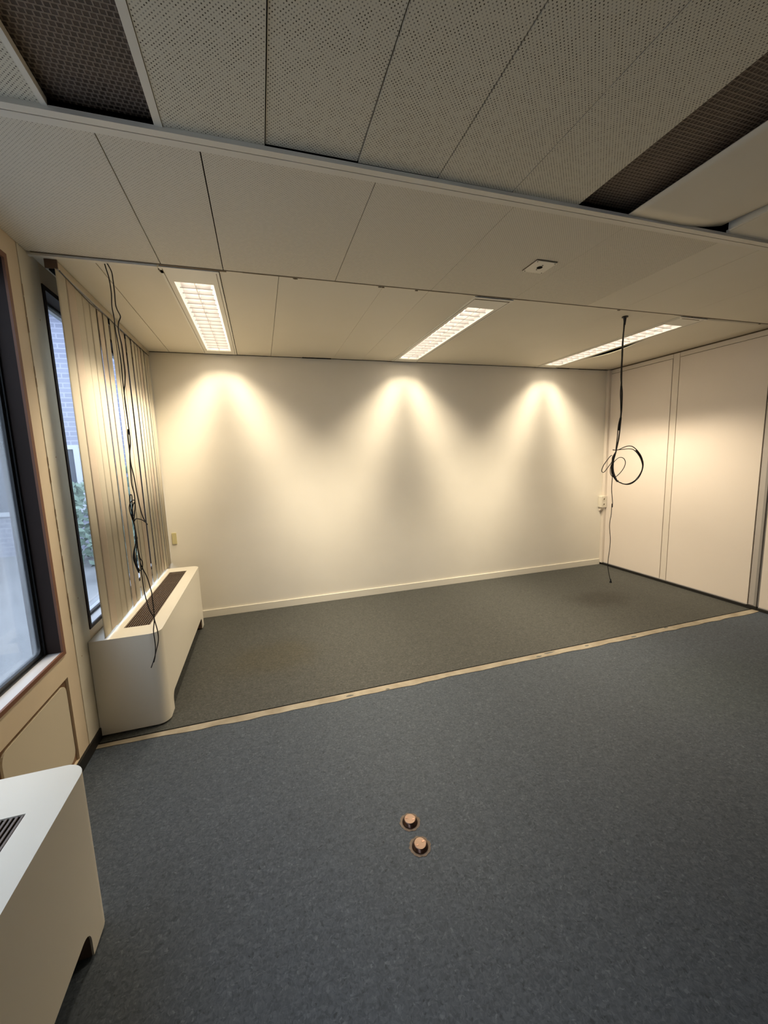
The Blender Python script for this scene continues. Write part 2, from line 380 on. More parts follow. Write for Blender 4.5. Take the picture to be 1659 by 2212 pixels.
# ---- windows
def window(nm, ya, yb, pane):
    """ya = far jamb (greater y), yb = near jamb"""
    wdw = struct(empty(nm, (0, (ya+yb)/2, WZ0)))
    def K(mb, name, mt, bevel=0):
        o = mb.build(name, mt, wdw, bevel=bevel); o.location = -wdw.location; return o
    m = MB(); lp = .024; x1 = .006
    m.box(-.004, x1, ya-lp, ya, WZ0, WZ1); m.box(-.004, x1, yb, yb+lp, WZ0, WZ1)
    m.box(-.004, x1, yb+lp, ya-lp, WZ1-lp, WZ1); m.box(-.004, x1, yb+lp, ya-lp, WZ0, WZ0+lp*.8)
    K(m, 'frame_lip', M_lip if pane is M_haze else M_shadewood)
    m = MB(); d = -.062
    m.box(TH, -.004, ya-lp, ya, WZ0, WZ1); m.box(TH, -.004, yb, yb+lp, WZ0, WZ1); m.box(TH, -.004, yb+lp, ya-lp, WZ1-lp, WZ1); m.box(TH, -.004, yb+lp, ya-lp, WZ0, WZ0+lp*.5)
    K(m, 'frame', M_shadewood)
    m = MB(); m.box(-.062, -.003, yb+lp, ya-lp, WZ0+lp*.5, WZ0+lp*.72); K(m, 'sill', M_sill)
    # sash (dark) with a rubber gasket whose inner corners are round
    y0, y1, z0, z1 = yb+lp, ya-lp, WZ0+lp*.5, WZ1-lp
    def ring(mb, inner, outer, xa, xb):
        n = len(inner)
        vs = [(xa, u, v) for u, v in outer]+[(xa, u, v) for u, v in inner]+[(xb, u, v) for u, v in outer]+[(xb, u, v) for u, v in inner]
        fs = []
        for i in range(n):
            j = (i+1) % n
            fs += [(i, j, n+j, n+i), (2*n+i, 3*n+i, 3*n+j, 2*n+j), (n+i, n+j, 3*n+j, 3*n+i), (i, 2*n+i, 2*n+j, j)]
        mb.add(vs, fs)
    m = MB(); ring(m, rrect(y0+.012, y1-.012, z0+.012, z1-.012, .02), rrect(y0, y1, z0, z1, .0005), -.098, -.062); K(m, 'sash', M_gasket)
    m = MB(); ring(m, rrect(y0+.030, y1-.030, z0+.030, z1-.030, .03), rrect(y0+.011, y1-.011, z0+.011, z1-.011, .019), -.096, -.070); K(m, 'gasket', M_gasket if pane is M_haze else M_outwhite)
    m = MB(); m.box(-.086, -.082, y0+.012, y1-.012, z0+.012, z1-.012); K(m, 'pane', pane)
    return wdw
window('window_1', WIN[0][0], WIN[0][1], M_haze)
window('window_2', WIN[1][0], WIN[1][1], M_glass)
window('window_3', WIN[2][0], WIN[2][1], M_haze)
window('added_window_4', WIN[3][0], WIN[3][1], M_haze)  # unseen window added to bring more daylight into the near end

# ---- right wall
m = MB(); m.box(W+.012, W+.15, YB, 0, 0, 2.9); wr = struct(m.build('wall_right', M_seam))
edges = [(-.046, -.852), (-.935, -1.752), (-1.846, -2.70), (-2.78, -3.60), (-3.68, -4.5), (-4.58, -5.4), (-5.48, -6.3), (-6.38, -7.2), (-7.28, -8.1), (-8.18, -8.99)]
for a, b_ in edges:
    MB().box(W, W+.02, b_, a, .034, 2.540).build('wall_panel', M_panelR, wr, bevel=.0015)
for a, b_ in ((-.859, -.928), (-2.707, -2.773), (-3.607, -3.673), (-4.507, -4.573), (-5.407, -5.473), (-6.307, -6.373), (-7.207, -7.273), (-8.107, -8.173)):
    MB().box(W+.001, W+.02, b_, a, .034, 2.590).build('panel_post', M_post, wr, bevel=.001)
m = MB()
for a, b_ in ((-.046, -.855), (-.932, -8.99)): m.box(W+.002, W+.02, b_, a, 2.545, 2.590)
m.build('head_strip', M_post, wr)
m = MB(); m.box(W-.001, W+.012, -8.99, -.046, .026, .0335); m.build('bottom_rim', M_rim, wr)
m = MB(); m.box(W-.022, W+.012, YB, -.002, 0, .026); m.box(W-.026, W+.005, -1.842, -1.757, 0, .034)
struct(m.build('baseboard_right', M_blackbase))
# metal channel where the partition stood
t = struct(empty('trim_3', (W, -1.80, .034)))
for mb, nme, mt in ((MB().box(W+.004, W+.012, -1.808, -1.760, .034, 2.59), 'channel_face', M_channel),
                    (MB().box(W-.006, W+.012, -1.828, -1.808, .034, 2.59), 'channel_flange', M_channel2),
                    (MB().box(W+.007, W+.012, -1.844, -1.828, .034, 2.59), 'channel_edge', M_channel2),
                    (MB().box(W+.002, W+.005, -1.806, -1.786, .145, .149), 'scratch', M_rim)):
    o = mb.build(nme, mt, t); o.location = -t.location
# corner duct
struct(MB().box(5.408, W+.012, -.044, -.0, 0.026, 2.592).build('trim_4', M_post, bevel=.003))

# ------------------------------------------------------------------ ceiling
ceiling = struct(MB().box(-.15, W+.15, YB-.15, .15, 2.70, 2.9).build('ceiling', M_void))
def cpanel(x0, x1, y0, y1, mt, z=2.60, name='ceiling_panel', gap=.0015):
    return MB().box(x0+gap, x1-gap, y0, y1, z, z+.012).build(name, mt, ceiling)
# far bay (lamps hang in their own openings)
LX = [.712, 2.585, 4.43]
far_x = [0, .27, .578, .862, 1.179, 1.80, 2.104, 2.451, 2.719, 3.03, 3.34, 3.66, 3.98, 4.296, 4.564]
for a, b_ in zip(far_x, far_x[1:]):
    if any(abs((a+b_)/2-x) < .05 for x in LX): continue
    g = .0022 if a in (.27, .862) or b_ in (.27, .578) else (.0008 if b_ < 2.5 else .0002)
    cpanel(a, b_, -1.796, -.0005, M_ceil, gap=g)
# sagging panel right of the third lamp
m = MB(); nx, ny = 10, 40; vs = []; fs = []
for i in range(nx+1):
    for j in range(ny+1):
        x = 4.581+(W-4.583)*(i/nx)**2; y = -1.796+1.7955*j/ny
        s = max(0, math.sin(PI*min(1, max(0, (y+1.35)/1.0))))**1.5
        vs.append((x, y, 2.60-.034*s*math.exp(-((x-4.581)/.12)**2)))
for i in range(nx):
    for j in range(ny): a = i*(ny+1)+j; fs.append((a, a+1, a+ny+2, a+ny+1))
m.add(vs, fs, True); o = m.build('ceiling_panel', M_ceil, ceiling); md = o.modifiers.new('thick', 'SOLIDIFY'); md.thickness = .008; md.offset = -1 if o.data.polygons[0].normal.z < 0 else 1
# middle bay
for a, b_, mt in ((0, .581, M_perf2), (.581, .885, M_perf2), (.885, 1.499, M_perf2), (1.499, 2.11, M_perf2), (2.11, 2.72, M_perf2), (2.72, 3.33, M_perf2), (3.33, 3.643, M_ceil), (3.643, 4.25, M_ceil), (4.25, W, M_ceil)):
    cpanel(a, b_, -2.687, -1.803, mt, gap=.0022 if b_ < 1.0 or a in (.581, .885, 3.643) else .0008)
# near bay, panels sit a few millimetres higher
for a, b_, mt, z in ((0, .474, M_perf, 2.604), (.788, 1.094, M_perf, 2.604), (1.094, 1.411, M_perf, 2.610), (1.411, 1.722, M_perf, 2.606), (1.722, 2.05, M_perf, 2.605), (2.05, 2.380, M_perf, 2.604)):
    cpanel(a, b_, -8.99, -2.745, mt, z, gap=.0018)
for a, b_, c, z in ((.474, .490, 0, 2.601), (.765, .788, 0, 2.601)):
    MB().box(a, b_, -8.99, -2.745, z, z+.02).build('slot_edge', M_rail, ceiling)
m = MB(); vs = []; fs = []; nx, ny = 14, 90
for i in range(nx+1):
    for j in range(ny+1):
        x = 2.65+(3.235-2.65)*i/nx; y = -8.99+(8.99-2.747)*j/ny
        k = max(0, (x-2.95)/.285)**2*math.exp(-((y+2.747)/.30)**2)
        vs.append((x, y, 2.603+.030*k))
for i in range(nx):
    for j in range(ny): a = i*(ny+1)+j; fs.append((a, a+1, a+ny+2, a+ny+1))
m.add(vs, fs, True); o = m.build('ceiling_panel', M_ceil, ceiling); o.modifiers.new('thick', 'SOLIDIFY').thickness = .004
MB().box(3.256, 3.271, -8.99, -2.765, 2.603, 2.66).build('panel_lip', M_rail, ceiling)
for a, b_ in ((3.272, 3.9), (3.9, 4.6), (4.6, W)): cpanel(a, b_, -8.99, -2.745, M_ceil, 2.602, gap=.0008)
# open slots with brown mesh above
for a, b_ in ((.490, .765), (2.380, 2.650)):
    MB().box(a-.02, b_+.08, -8.99, -2.72, 2.636, 2.646).build('slot_mesh', M_mesh, ceiling)
# rails
t = struct(empty('trim_5', (W/2, -2.716, 2.60)))
for mb, nme, mt in ((MB().box(0, W, -2.745, -2.7185, 2.590, 2.604), 'rail_flange', M_rail), (MB().box(0, W, -2.7145, -2.686, 2.590, 2.604), 'rail_flange', M_rail), (MB().box(0, W, -2.72, -2.713, 2.598, 2.606), 'rail_groove', M_seam)):
    o = mb.build(nme, mt, t); o.location = -t.location
# scar line of the removed partition
m = MB(); y = -1.80
x = .02
while x < W-.05:
    l_ = rnd.uniform(.08, .35); d = rnd.choice((0, 0, .0012, .0025)); m.box(x, min(x+l_, W-.01), -1.806-d*.3, -1.798+d, 2.5985, 2.604); x += l_
m.box(2.455, 2.715, -1.762, -1.754, 2.5925, 2.604); m.box(4.33, 4.52, -1.762, -1.756, 2.5925, 2.604)
m.box(.57, .90, -1.805, -1.788, 2.5975, 2.604)
m.prism([(.556, -1.752), (.578, -1.748), (.582, -1.715), (.566, -1.708), (.560, -1.722)], 'z', 2.594, 2.604)
for x in (1.80, 2.02, 4.40, 1.78, 5.2, 3.65, 1.27): m.prism([(x+.012*math.cos(q)*rnd.uniform(.6, 1.4), -1.786+.006*math.sin(q)) for q in [2*PI*k/7 for k in range(7)]], 'z', 2.5975, 2.604)
struct(m.build('trim_6', M_seam))
struct(MB().box(.0, .56, -1.797, -1.772, 2.588, 2.6).build('trim_7', M_rail))

# ------------------------------------------------------------------ luminaires
def lamp(cx, label):
    t = empty('ceiling_light', (cx, -.905, 2.60)); tag(t, label, 'ceiling light', 'recessed louvred lights in the far ceiling bay')
    L = t.location
    def K(mb, name, mt, bevel=0):
        o = mb.build(name, mt, t, bevel=bevel); o.location = -L; return o
    y0, y1, hw = -1.785, -.028, .148
    ly0, ly1, lw = -1.612, -.142, .104
    m = MB(); z0, z1 = 2.594, 2.602
    m.box(cx-hw, cx-lw, y0, y1, z0, z1); m.box(cx+lw, cx+hw, y0, y1, z0, z1); m.box(cx-lw, cx+lw, y0, ly0, z0, z1); m.box(cx-lw, cx+lw, ly1, y1, z0, z1)
    K(m, 'frame', M_lamp)
    m = MB()
    for s in (-1, 1): m.box(cx+s*(hw-.016), cx+s*(hw-.013), y0+.02, y1-.02, 2.5932, 2.595)
    K(m, 'frame_groove', M_seam)
    # trough: parabolic cross section
    m = MB(); prof = []
    for s in (-1, 1):
        P = []
        for k in range(9):
            u = k/8; P.append((cx+s*(lw-.062*u**1.8), 2.596+.060*u))
        vs = [(x, y, z) for x, z in P for y in (ly0, ly1)]
        m.add(vs, [(2*i, 2*i+1, 2*i+3, 2*i+2) for i in range(8)], True)
    m.box(cx-.045, cx+.045, ly0, ly1, 2.656, 2.660)
    m.box(cx-lw, cx+lw, ly0-.003, ly0, 2.60, 2.66); m.box(cx-lw, cx+lw, ly1, ly1+.003, 2.60, 2.66)
    K(m, 'reflector', M_reflector)
    m = MB(); m.prism([(cx-.014, 2.640), (cx+.014, 2.640), (cx+.0015, 2.599), (cx-.0015, 2.599)], 'y', ly0, ly1); K(m, 'centre_spine', M_reflector)
    m = MB(); n = 18
    for k in range(1, n):
        y = ly0+(ly1-ly0)*k/n
        m.add([(cx-lw+.022, y, 2.598), (cx+lw-.022, y, 2.598), (cx+lw-.020, y+.004, 2.630), (cx-lw+.020, y+.004, 2.630), (cx-lw+.020, y-.004, 2.630), (cx+lw-.020, y-.004, 2.630)],
              [(0, 1, 2, 3), (0, 1, 5, 4), (3, 2, 5, 4)])
        m.box(cx-lw+.016, cx+lw-.016, y-.0022, y+.0022, 2.596, 2.599)
    lv = K(m, 'louvre', M_blade); lv.data.materials.append(M_bladeedge)
    for i_, p_ in enumerate(lv.data.polygons): p_.material_index = 1 if i_ % 9 >= 3 else 0
    for s in (-1, 1):
        m = MB(); m.tube([(cx+s*.040, ly0+.02, 2.642), (cx+s*.040, ly1-.02, 2.642)], .008, 10); K(m, 'fluorescent_tube', M_tube)
    # the light itself: photometric profile of a louvred fitting (sharp cut-off, bat-wing across)
    d = bpy.data.lights.new('louvre_light', 'AREA'); d.shape = 'RECTANGLE'; d.size = .19; d.size_y = 1.46
    d.energy = LAMP_W; d.use_nodes = True; n = d.node_tree.nodes; l = d.node_tree.links
    em = [x for x in n if x.type == 'EMISSION'][0]; em.inputs[0].default_value = (*LAMP_COL, 1)
    g = n.new('ShaderNodeNewGeometry'); sp = n.new('ShaderNodeSeparateXYZ'); l.new(g.outputs['Incoming'], sp.inputs[0])
    ax = math_node(n, l, 'ABSOLUTE', sp.outputs[0]); ay = math_node(n, l, 'ABSOLUTE', sp.outputs[1]); az = math_node(n, l, 'MAXIMUM', math_node(n, l, 'ABSOLUTE', sp.outputs[2]), .001)
    tx = math_node(n, l, 'DIVIDE', ax, az); ty = math_node(n, l, 'DIVIDE', ay, az)
    ex = math_node(n, l, 'DIVIDE', tx, CUT_X); ey = math_node(n, l, 'DIVIDE', ty, CUT_Y)
    r_ = math_node(n, l, 'SQRT', math_node(n, l, 'MULTIPLY_ADD', ex, ex, math_node(n, l, 'MULTIPLY', ey, ey)))
    a_ = n.new('ShaderNodeMapRange'); a_.interpolation_type = 'SMOOTHSTEP'; a_.inputs[1].default_value = 1.16; a_.inputs[2].default_value = .70; a_.inputs[3].default_value = .035; l.new(r_, a_.inputs[0])
    b_ = n.new('ShaderNodeMapRange'); b_.interpolation_type = 'SMOOTHSTEP'; b_.inputs[1].default_value = .04; b_.inputs[2].default_value = .52; b_.inputs[3].default_value = .34; b_.inputs[4].default_value = 1.15; l.new(tx, b_.inputs[0])
    l.new(math_node(n, l, 'MULTIPLY', a_.outputs[0], b_.outputs[0]), em.inputs[1])
    o = bpy.data.objects.new('louvre_light', d); COL.objects.link(o); o.parent = t
    o.location = (0, .028, -.0085)
    return t
lamp(LX[0], 'lit louvred ceiling light nearest the blinds, with a wide white frame')
lamp(LX[1], 'lit louvred ceiling light, the middle one of three in the far bay')
lamp(LX[2], 'lit louvred ceiling light beside the sagging panel, nearest the panelled right wall')

# ------------------------------------------------------------------ convector covers
def convector(nm_label, y0, y1, x1, h, gm0, gm1, gx0=.137, gx1=.280):
    t = empty('radiator_cover', (0, (y0+y1)/2, 0)); tag(t, nm_label, 'radiator cover', 'convector covers under the windows')
    L = t.location
    def K(mb, name, mt, **k):
        o = mb.build(name, mt, t, **k); o.location = -L; return o
    R = .066; per = []          # (x, y, zbottom)
    zb = .012
    def arc(cx, cy, a0, a1, n=10): return [(cx+R*math.cos(math.radians(a0+(a1-a0)*k/n)), cy+R*math.sin(math.radians(a0+(a1-a0)*k/n))) for k in range(n+1)]
    per += [(.0055, y0, zb), (x1-R-.004, y0, zb)]+[(x, y, zb) for x, y in arc(x1-R, y0+R, -90, 0)]
    legw = .145; nh = .118; nr = .05
    a = y0+legw; b_ = y1-legw
    prof = [(a-.001, zb)]
    for k in range(9): q = PI/2*k/8; prof.append((a+nr*(1-math.cos(q)), nh-nr+nr*math.sin(q)))
    prof += [(y0+b_-a+a-y0-0, nh)] if False else []
    for k in range(9): q = PI/2*(1-k/8); prof.append((b_-nr*(1-math.cos(q)), nh-nr+nr*math.sin(q)))
    prof.append((b_+.001, zb))
    per += [(x1, y0+R+.004, zb)]+[(x1, y, z) for y, z in prof]+[(x1, y1-R-.004, zb)]
    per += [(x, y, zb) for x, y in arc(x1-R, y1-R, 0, 90)]+[(x1-R-.004, y1, zb), (.0055, y1, zb)]
    m = MB(); vs = []; fs = []
    for x, y, z in per: vs += [(x, y, z), (x, y, h-.006)]
    fs = [(2*i, 2*i+2, 2*i+3, 2*i+1) for i in range(len(per)-1)]
    m.add(vs, fs, True)
    o = K(m, 'casing', M_steelwhite, recalc=False)
    md = o.modifiers.new('sheet', 'SOLIDIFY'); md.thickness = .006; md.offset = -1; es = o.modifiers.new('split', 'EDGE_SPLIT'); es.split_angle = .6
    # top with opening
    gy0, gy1 = y0+gm0, y1-gm1
    out_n = [(x, y) for x, y in arc(x1-R, y0+R, -90, 0)]; out_f = [(x, y) for x, y in arc(x1-R, y1-R, 0, 90)]
    m = MB()
    m.prism([(.0055, y0), (gx0, y0), (gx0, y1), (.0055, y1)], 'z', h-.006, h)
    m.prism([(gx0, y0), (gx1, y0), (gx1, gy0), (gx0, gy0)], 'z', h-.006, h)
    m.prism([(gx0, gy1), (gx1, gy1), (gx1, y1), (gx0, y1)], 'z', h-.006, h)
    m.prism([(gx1, y0)]+out_n+out_f+[(gx1, y1)], 'z', h-.006, h)
    K(m, 'top_plate', M_steelwhite)
    m = MB(); n = 11; pw = (gx1-gx0)/n
    for k in range(n):
        x = gx0+pw*(k+.5); m.box(x-pw*.24, x+pw*.24, gy0+.002, gy1-.002, h-.006, h-.0015)
    for k in range(3):
        y = gy0+(gy1-gy0)*(k+1)/4; m.box(gx0, gx1, y-.003, y+.003, h-.018, h-.010)
    m.box(gx0, gx1, gy0, gy0+.004, h-.014, h-.001)
    K(m, 'grille', M_grille)
    m = MB(); m.box(.03, x1-.03, y0+.03, y1-.03, .16, h-.05); K(m, 'convector_core', M_void)
    m = MB(); m.box(.02, x1-.09, y0+.02, y1-.02, .0, .16); K(m, 'toe_board', M_void)
    for yy in (y0+legw-.004, y1-legw+.001): K(MB().box(x1-.05, x1-.0065, yy-.003, yy+.006, .012, nh-.03), 'leg_bracket', M_rail_brown)
    m = MB(); m.box(.0045, .007, y0+.001, y1-.001, .012, h-.008); K(m, 'back_plate', M_void)
    return t
convector('cream radiator cover below the vertical blinds, running to the back wall', -1.745, -.165, .367, .587, .152, .145)
convector('pale radiator cover nearest the camera, under the misted window', -4.36, -2.805, .383, .587, .17, .18, .150, .292)
m = MB(); P = [(.3845, -3.33+dy, .205+dz) for dy, dz in ((0, 0), (.010, .012), (.014, .030))]
# dent in the near cover front
dent = MB().tube(P, [.0015, .004, .0015], 6).build('dent', mat('rusty_dent', (.33, .27, .18), .6), bpy.data.objects['radiator_cover.001']); dent.location = -bpy.data.objects['radiator_cover.001'].location

# ------------------------------------------------------------------ vertical blinds
bl = empty('vertical_blind', (.08, -.9, 2.60)); tag(bl, 'beige vertical fabric blinds hanging over the radiator cover by the back wall', 'blinds')
def KB(mb, name, mt, **k):
    o = mb.build(name, mt, bl, **k); o.location = -bl.location; return o
KB(MB().box(.050, .098, -1.735, -.003, 2.558, 2.597), 'head_rail', M_railbeige, bevel=.002)
KB(MB().box(.046, .101, -1.742, -1.735, 2.556, 2.598), 'rail_end_cap', M_rail_brown)
KB(MB().box(.060, .088, -1.735, -.003, 2.550, 2.558), 'rail_track', M_void)
pts = catmull([(.100, -1.72, 2.556), (.101, -1.55, 2.545), (.100, -1.3, 2.537), (.100, -1.05, 2.552), (.100, -.8, 2.545), (.1, -.5, 2.55), (.1, -.1, 2.553)], 8)
KB(MB().tube(pts, .0028, 5), 'rail_cord', M_cable)
near_edges = [(-1.768, 4), (-1.655, 10), (-1.560, 5), (-1.462, 6), (-1.362, 12), (-1.240, 12), (-1.142, 8), (-1.020, 10), (-.925, 6), (-.825, 6), (-.690, 12), (-.552, 12), (-.466, 12), (-.385, 12), (-.288, 12), (-.186, 12), (-.130, 6)]
for i, (ye, ang) in enumerate(near_edges):
    wv = (near_edges[i+1][0]-ye if i+1 < len(near_edges) else .12)+.022
    if ye == -.825: wv = .112
    if ye == -1.142: wv = .098
    wv = min(wv, -.006-ye)
    a = math.radians(ang*.30); zt, zb = 2.548, .602+.004*math.sin(i*2.1)
    m = MB(); vs = []; n = 6
    for k in range(n+1):
        u = wv*k/n; bow = .004*math.sin(PI*k/n)
        x = (.0962 if i in (2, 3) else .098)-u*math.sin(a)*(.3 if i in (1, 2, 3) else 1)+bow*.4*math.cos(a); y = ye+u*math.cos(a)
        vs += [(x, y, zb), (x, y, zt)]
    m.add(vs, [(2*k, 2*k+2, 2*k+3, 2*k+1) for k in range(n)], True)
    o = KB(m, 'slat', M_slat2 if i % 4 == 1 else M_slat, recalc=False)
    md = o.modifiers.new('cloth', 'SOLIDIFY'); md.thickness = .0008
for y in (-1.05, -.735):
    KB(MB().tube([(.086, y, .66), (.086, y, 2.54)], .0022, 5), 'bead_chain', M_slat)
    KB(MB().box(.082, .092, y-.004, y+.004, .625, .665), 'chain_weight', M_base)

LEFT_CABLE = [[(0.316, -1.773, 2.598), (0.32, -1.767, 2.566), (0.328, -1.768, 2.522), (0.332, -1.772, 2.452), (0.327, -1.77, 2.384), (0.331, -1.77, 2.327), (0.33, -1.769, 2.275), (0.334, -1.768, 2.212), (0.339, -1.773, 2.116), (0.337, -1.774, 2.002), (0.335, -1.767, 1.955), (0.337, -1.771, 1.875), (0.337, -1.768, 1.783), (0.339, -1.774, 1.727), (0.333, -1.772, 1.76), (0.329, -1.766, 1.698), (0.331, -1.773, 1.644), (0.324, -1.768, 1.581), (0.321, -1.773, 1.472), (0.327, -1.772, 1.416), (0.326, -1.766, 1.383), (0.323, -1.772, 1.333), (0.307, -1.769, 1.249)], [(0.326, -1.776, 2.597), (0.344, -1.774, 2.554), (0.347, -1.775, 2.509), (0.347, -1.773, 2.453), (0.346, -1.773, 2.385), (0.361, -1.777, 2.341), (0.36, -1.777, 2.327), (0.348, -1.772, 2.302), (0.346, -1.775, 2.257), (0.353, -1.776, 2.193), (0.352, -1.771, 2.117), (0.353, -1.774, 2.057), (0.345, -1.772, 1.997), (0.338, -1.774, 1.954), (0.336, -1.773, 1.887), (0.339, -1.776, 1.801), (0.338, -1.774, 1.786), (0.34, -1.774, 1.742), (0.338, -1.774, 1.68), (0.331, -1.776, 1.635), (0.329, -1.772, 1.572), (0.337, -1.772, 1.494), (0.343, -1.773, 1.387), (0.352, -1.776, 1.308), (0.36, -1.774, 1.269), (0.374, -1.775, 1.236), (0.37, -1.776, 1.245), (0.354, -1.771, 1.26), (0.336, -1.771, 1.269), (0.322, -1.777, 1.271), (0.309, -1.772, 1.253)], [(0.31, -1.778, 1.25), (0.299, -1.778, 1.307), (0.298, -1.775, 1.344), (0.31, -1.778, 1.369), (0.325, -1.778, 1.376), (0.328, -1.777, 1.356), (0.322, -1.78, 1.31), (0.308, -1.778, 1.248)], [(0.307, -1.775, 1.25), (0.305, -1.774, 1.311), (0.302, -1.774, 1.371), (0.307, -1.777, 1.399), (0.313, -1.778, 1.407), (0.316, -1.776, 1.396), (0.312, -1.776, 1.343), (0.308, -1.773, 1.292), (0.308, -1.774, 1.249)], [(0.31, -1.773, 1.287), (0.311, -1.771, 1.333), (0.323, -1.771, 1.363), (0.323, -1.77, 1.332), (0.312, -1.774, 1.273)], [(0.308, -1.771, 1.254), (0.31, -1.768, 1.225), (0.312, -1.768, 1.201), (0.31, -1.766, 1.163), (0.307, -1.77, 1.135), (0.294, -1.77, 1.098), (0.285, -1.768, 1.05), (0.292, -1.768, 1.006), (0.303, -1.77, 0.964), (0.302, -1.768, 0.981), (0.299, -1.77, 1.025), (0.301, -1.767, 1.073), (0.31, -1.771, 1.125)], [(0.308, -1.763, 1.253), (0.312, -1.769, 1.211), (0.311, -1.765, 1.162), (0.31, -1.768, 1.125), (0.312, -1.763, 1.095), (0.317, -1.769, 1.052), (0.325, -1.764, 1.026), (0.324, -1.765, 0.997), (0.315, -1.764, 0.975), (0.304, -1.763, 0.981), (0.292, -1.768, 1.025), (0.292, -1.767, 1.078), (0.304, -1.765, 1.134)], [(0.309, -1.764, 1.243), (0.307, -1.763, 1.205), (0.306, -1.763, 1.162), (0.302, -1.763, 1.125), (0.292, -1.764, 1.078), (0.294, -1.762, 1.019), (0.304, -1.764, 0.97)], [(0.31, -1.773, 1.24), (0.313, -1.771, 1.182), (0.312, -1.771, 1.125), (0.317, -1.772, 1.058), (0.317, -1.773, 1.0), (0.317, -1.771, 0.94), (0.319, -1.771, 0.856), (0.323, -1.774, 0.82), (0.327, -1.773, 0.791), (0.336, -1.772, 0.737), (0.352, -1.773, 0.695), (0.356, -1.773, 0.665), (0.363, -1.772, 0.61), (0.362, -1.772, 0.551), (0.343, -1.773, 0.484), (0.328, -1.772, 0.438), (0.308, -1.771, 0.39)], [(0.309, -1.764, 1.234), (0.313, -1.767, 1.172), (0.313, -1.768, 1.096), (0.315, -1.764, 1.022), (0.326, -1.767, 0.978), (0.341, -1.768, 0.932), (0.354, -1.765, 0.842), (0.354, -1.766, 0.83), (0.355, -1.767, 0.773), (0.354, -1.765, 0.714), (0.35, -1.767, 0.663), (0.341, -1.766, 0.611), (0.342, -1.767, 0.552), (0.341, -1.766, 0.505), (0.333, -1.764, 0.451), (0.324, -1.768, 0.419)]]
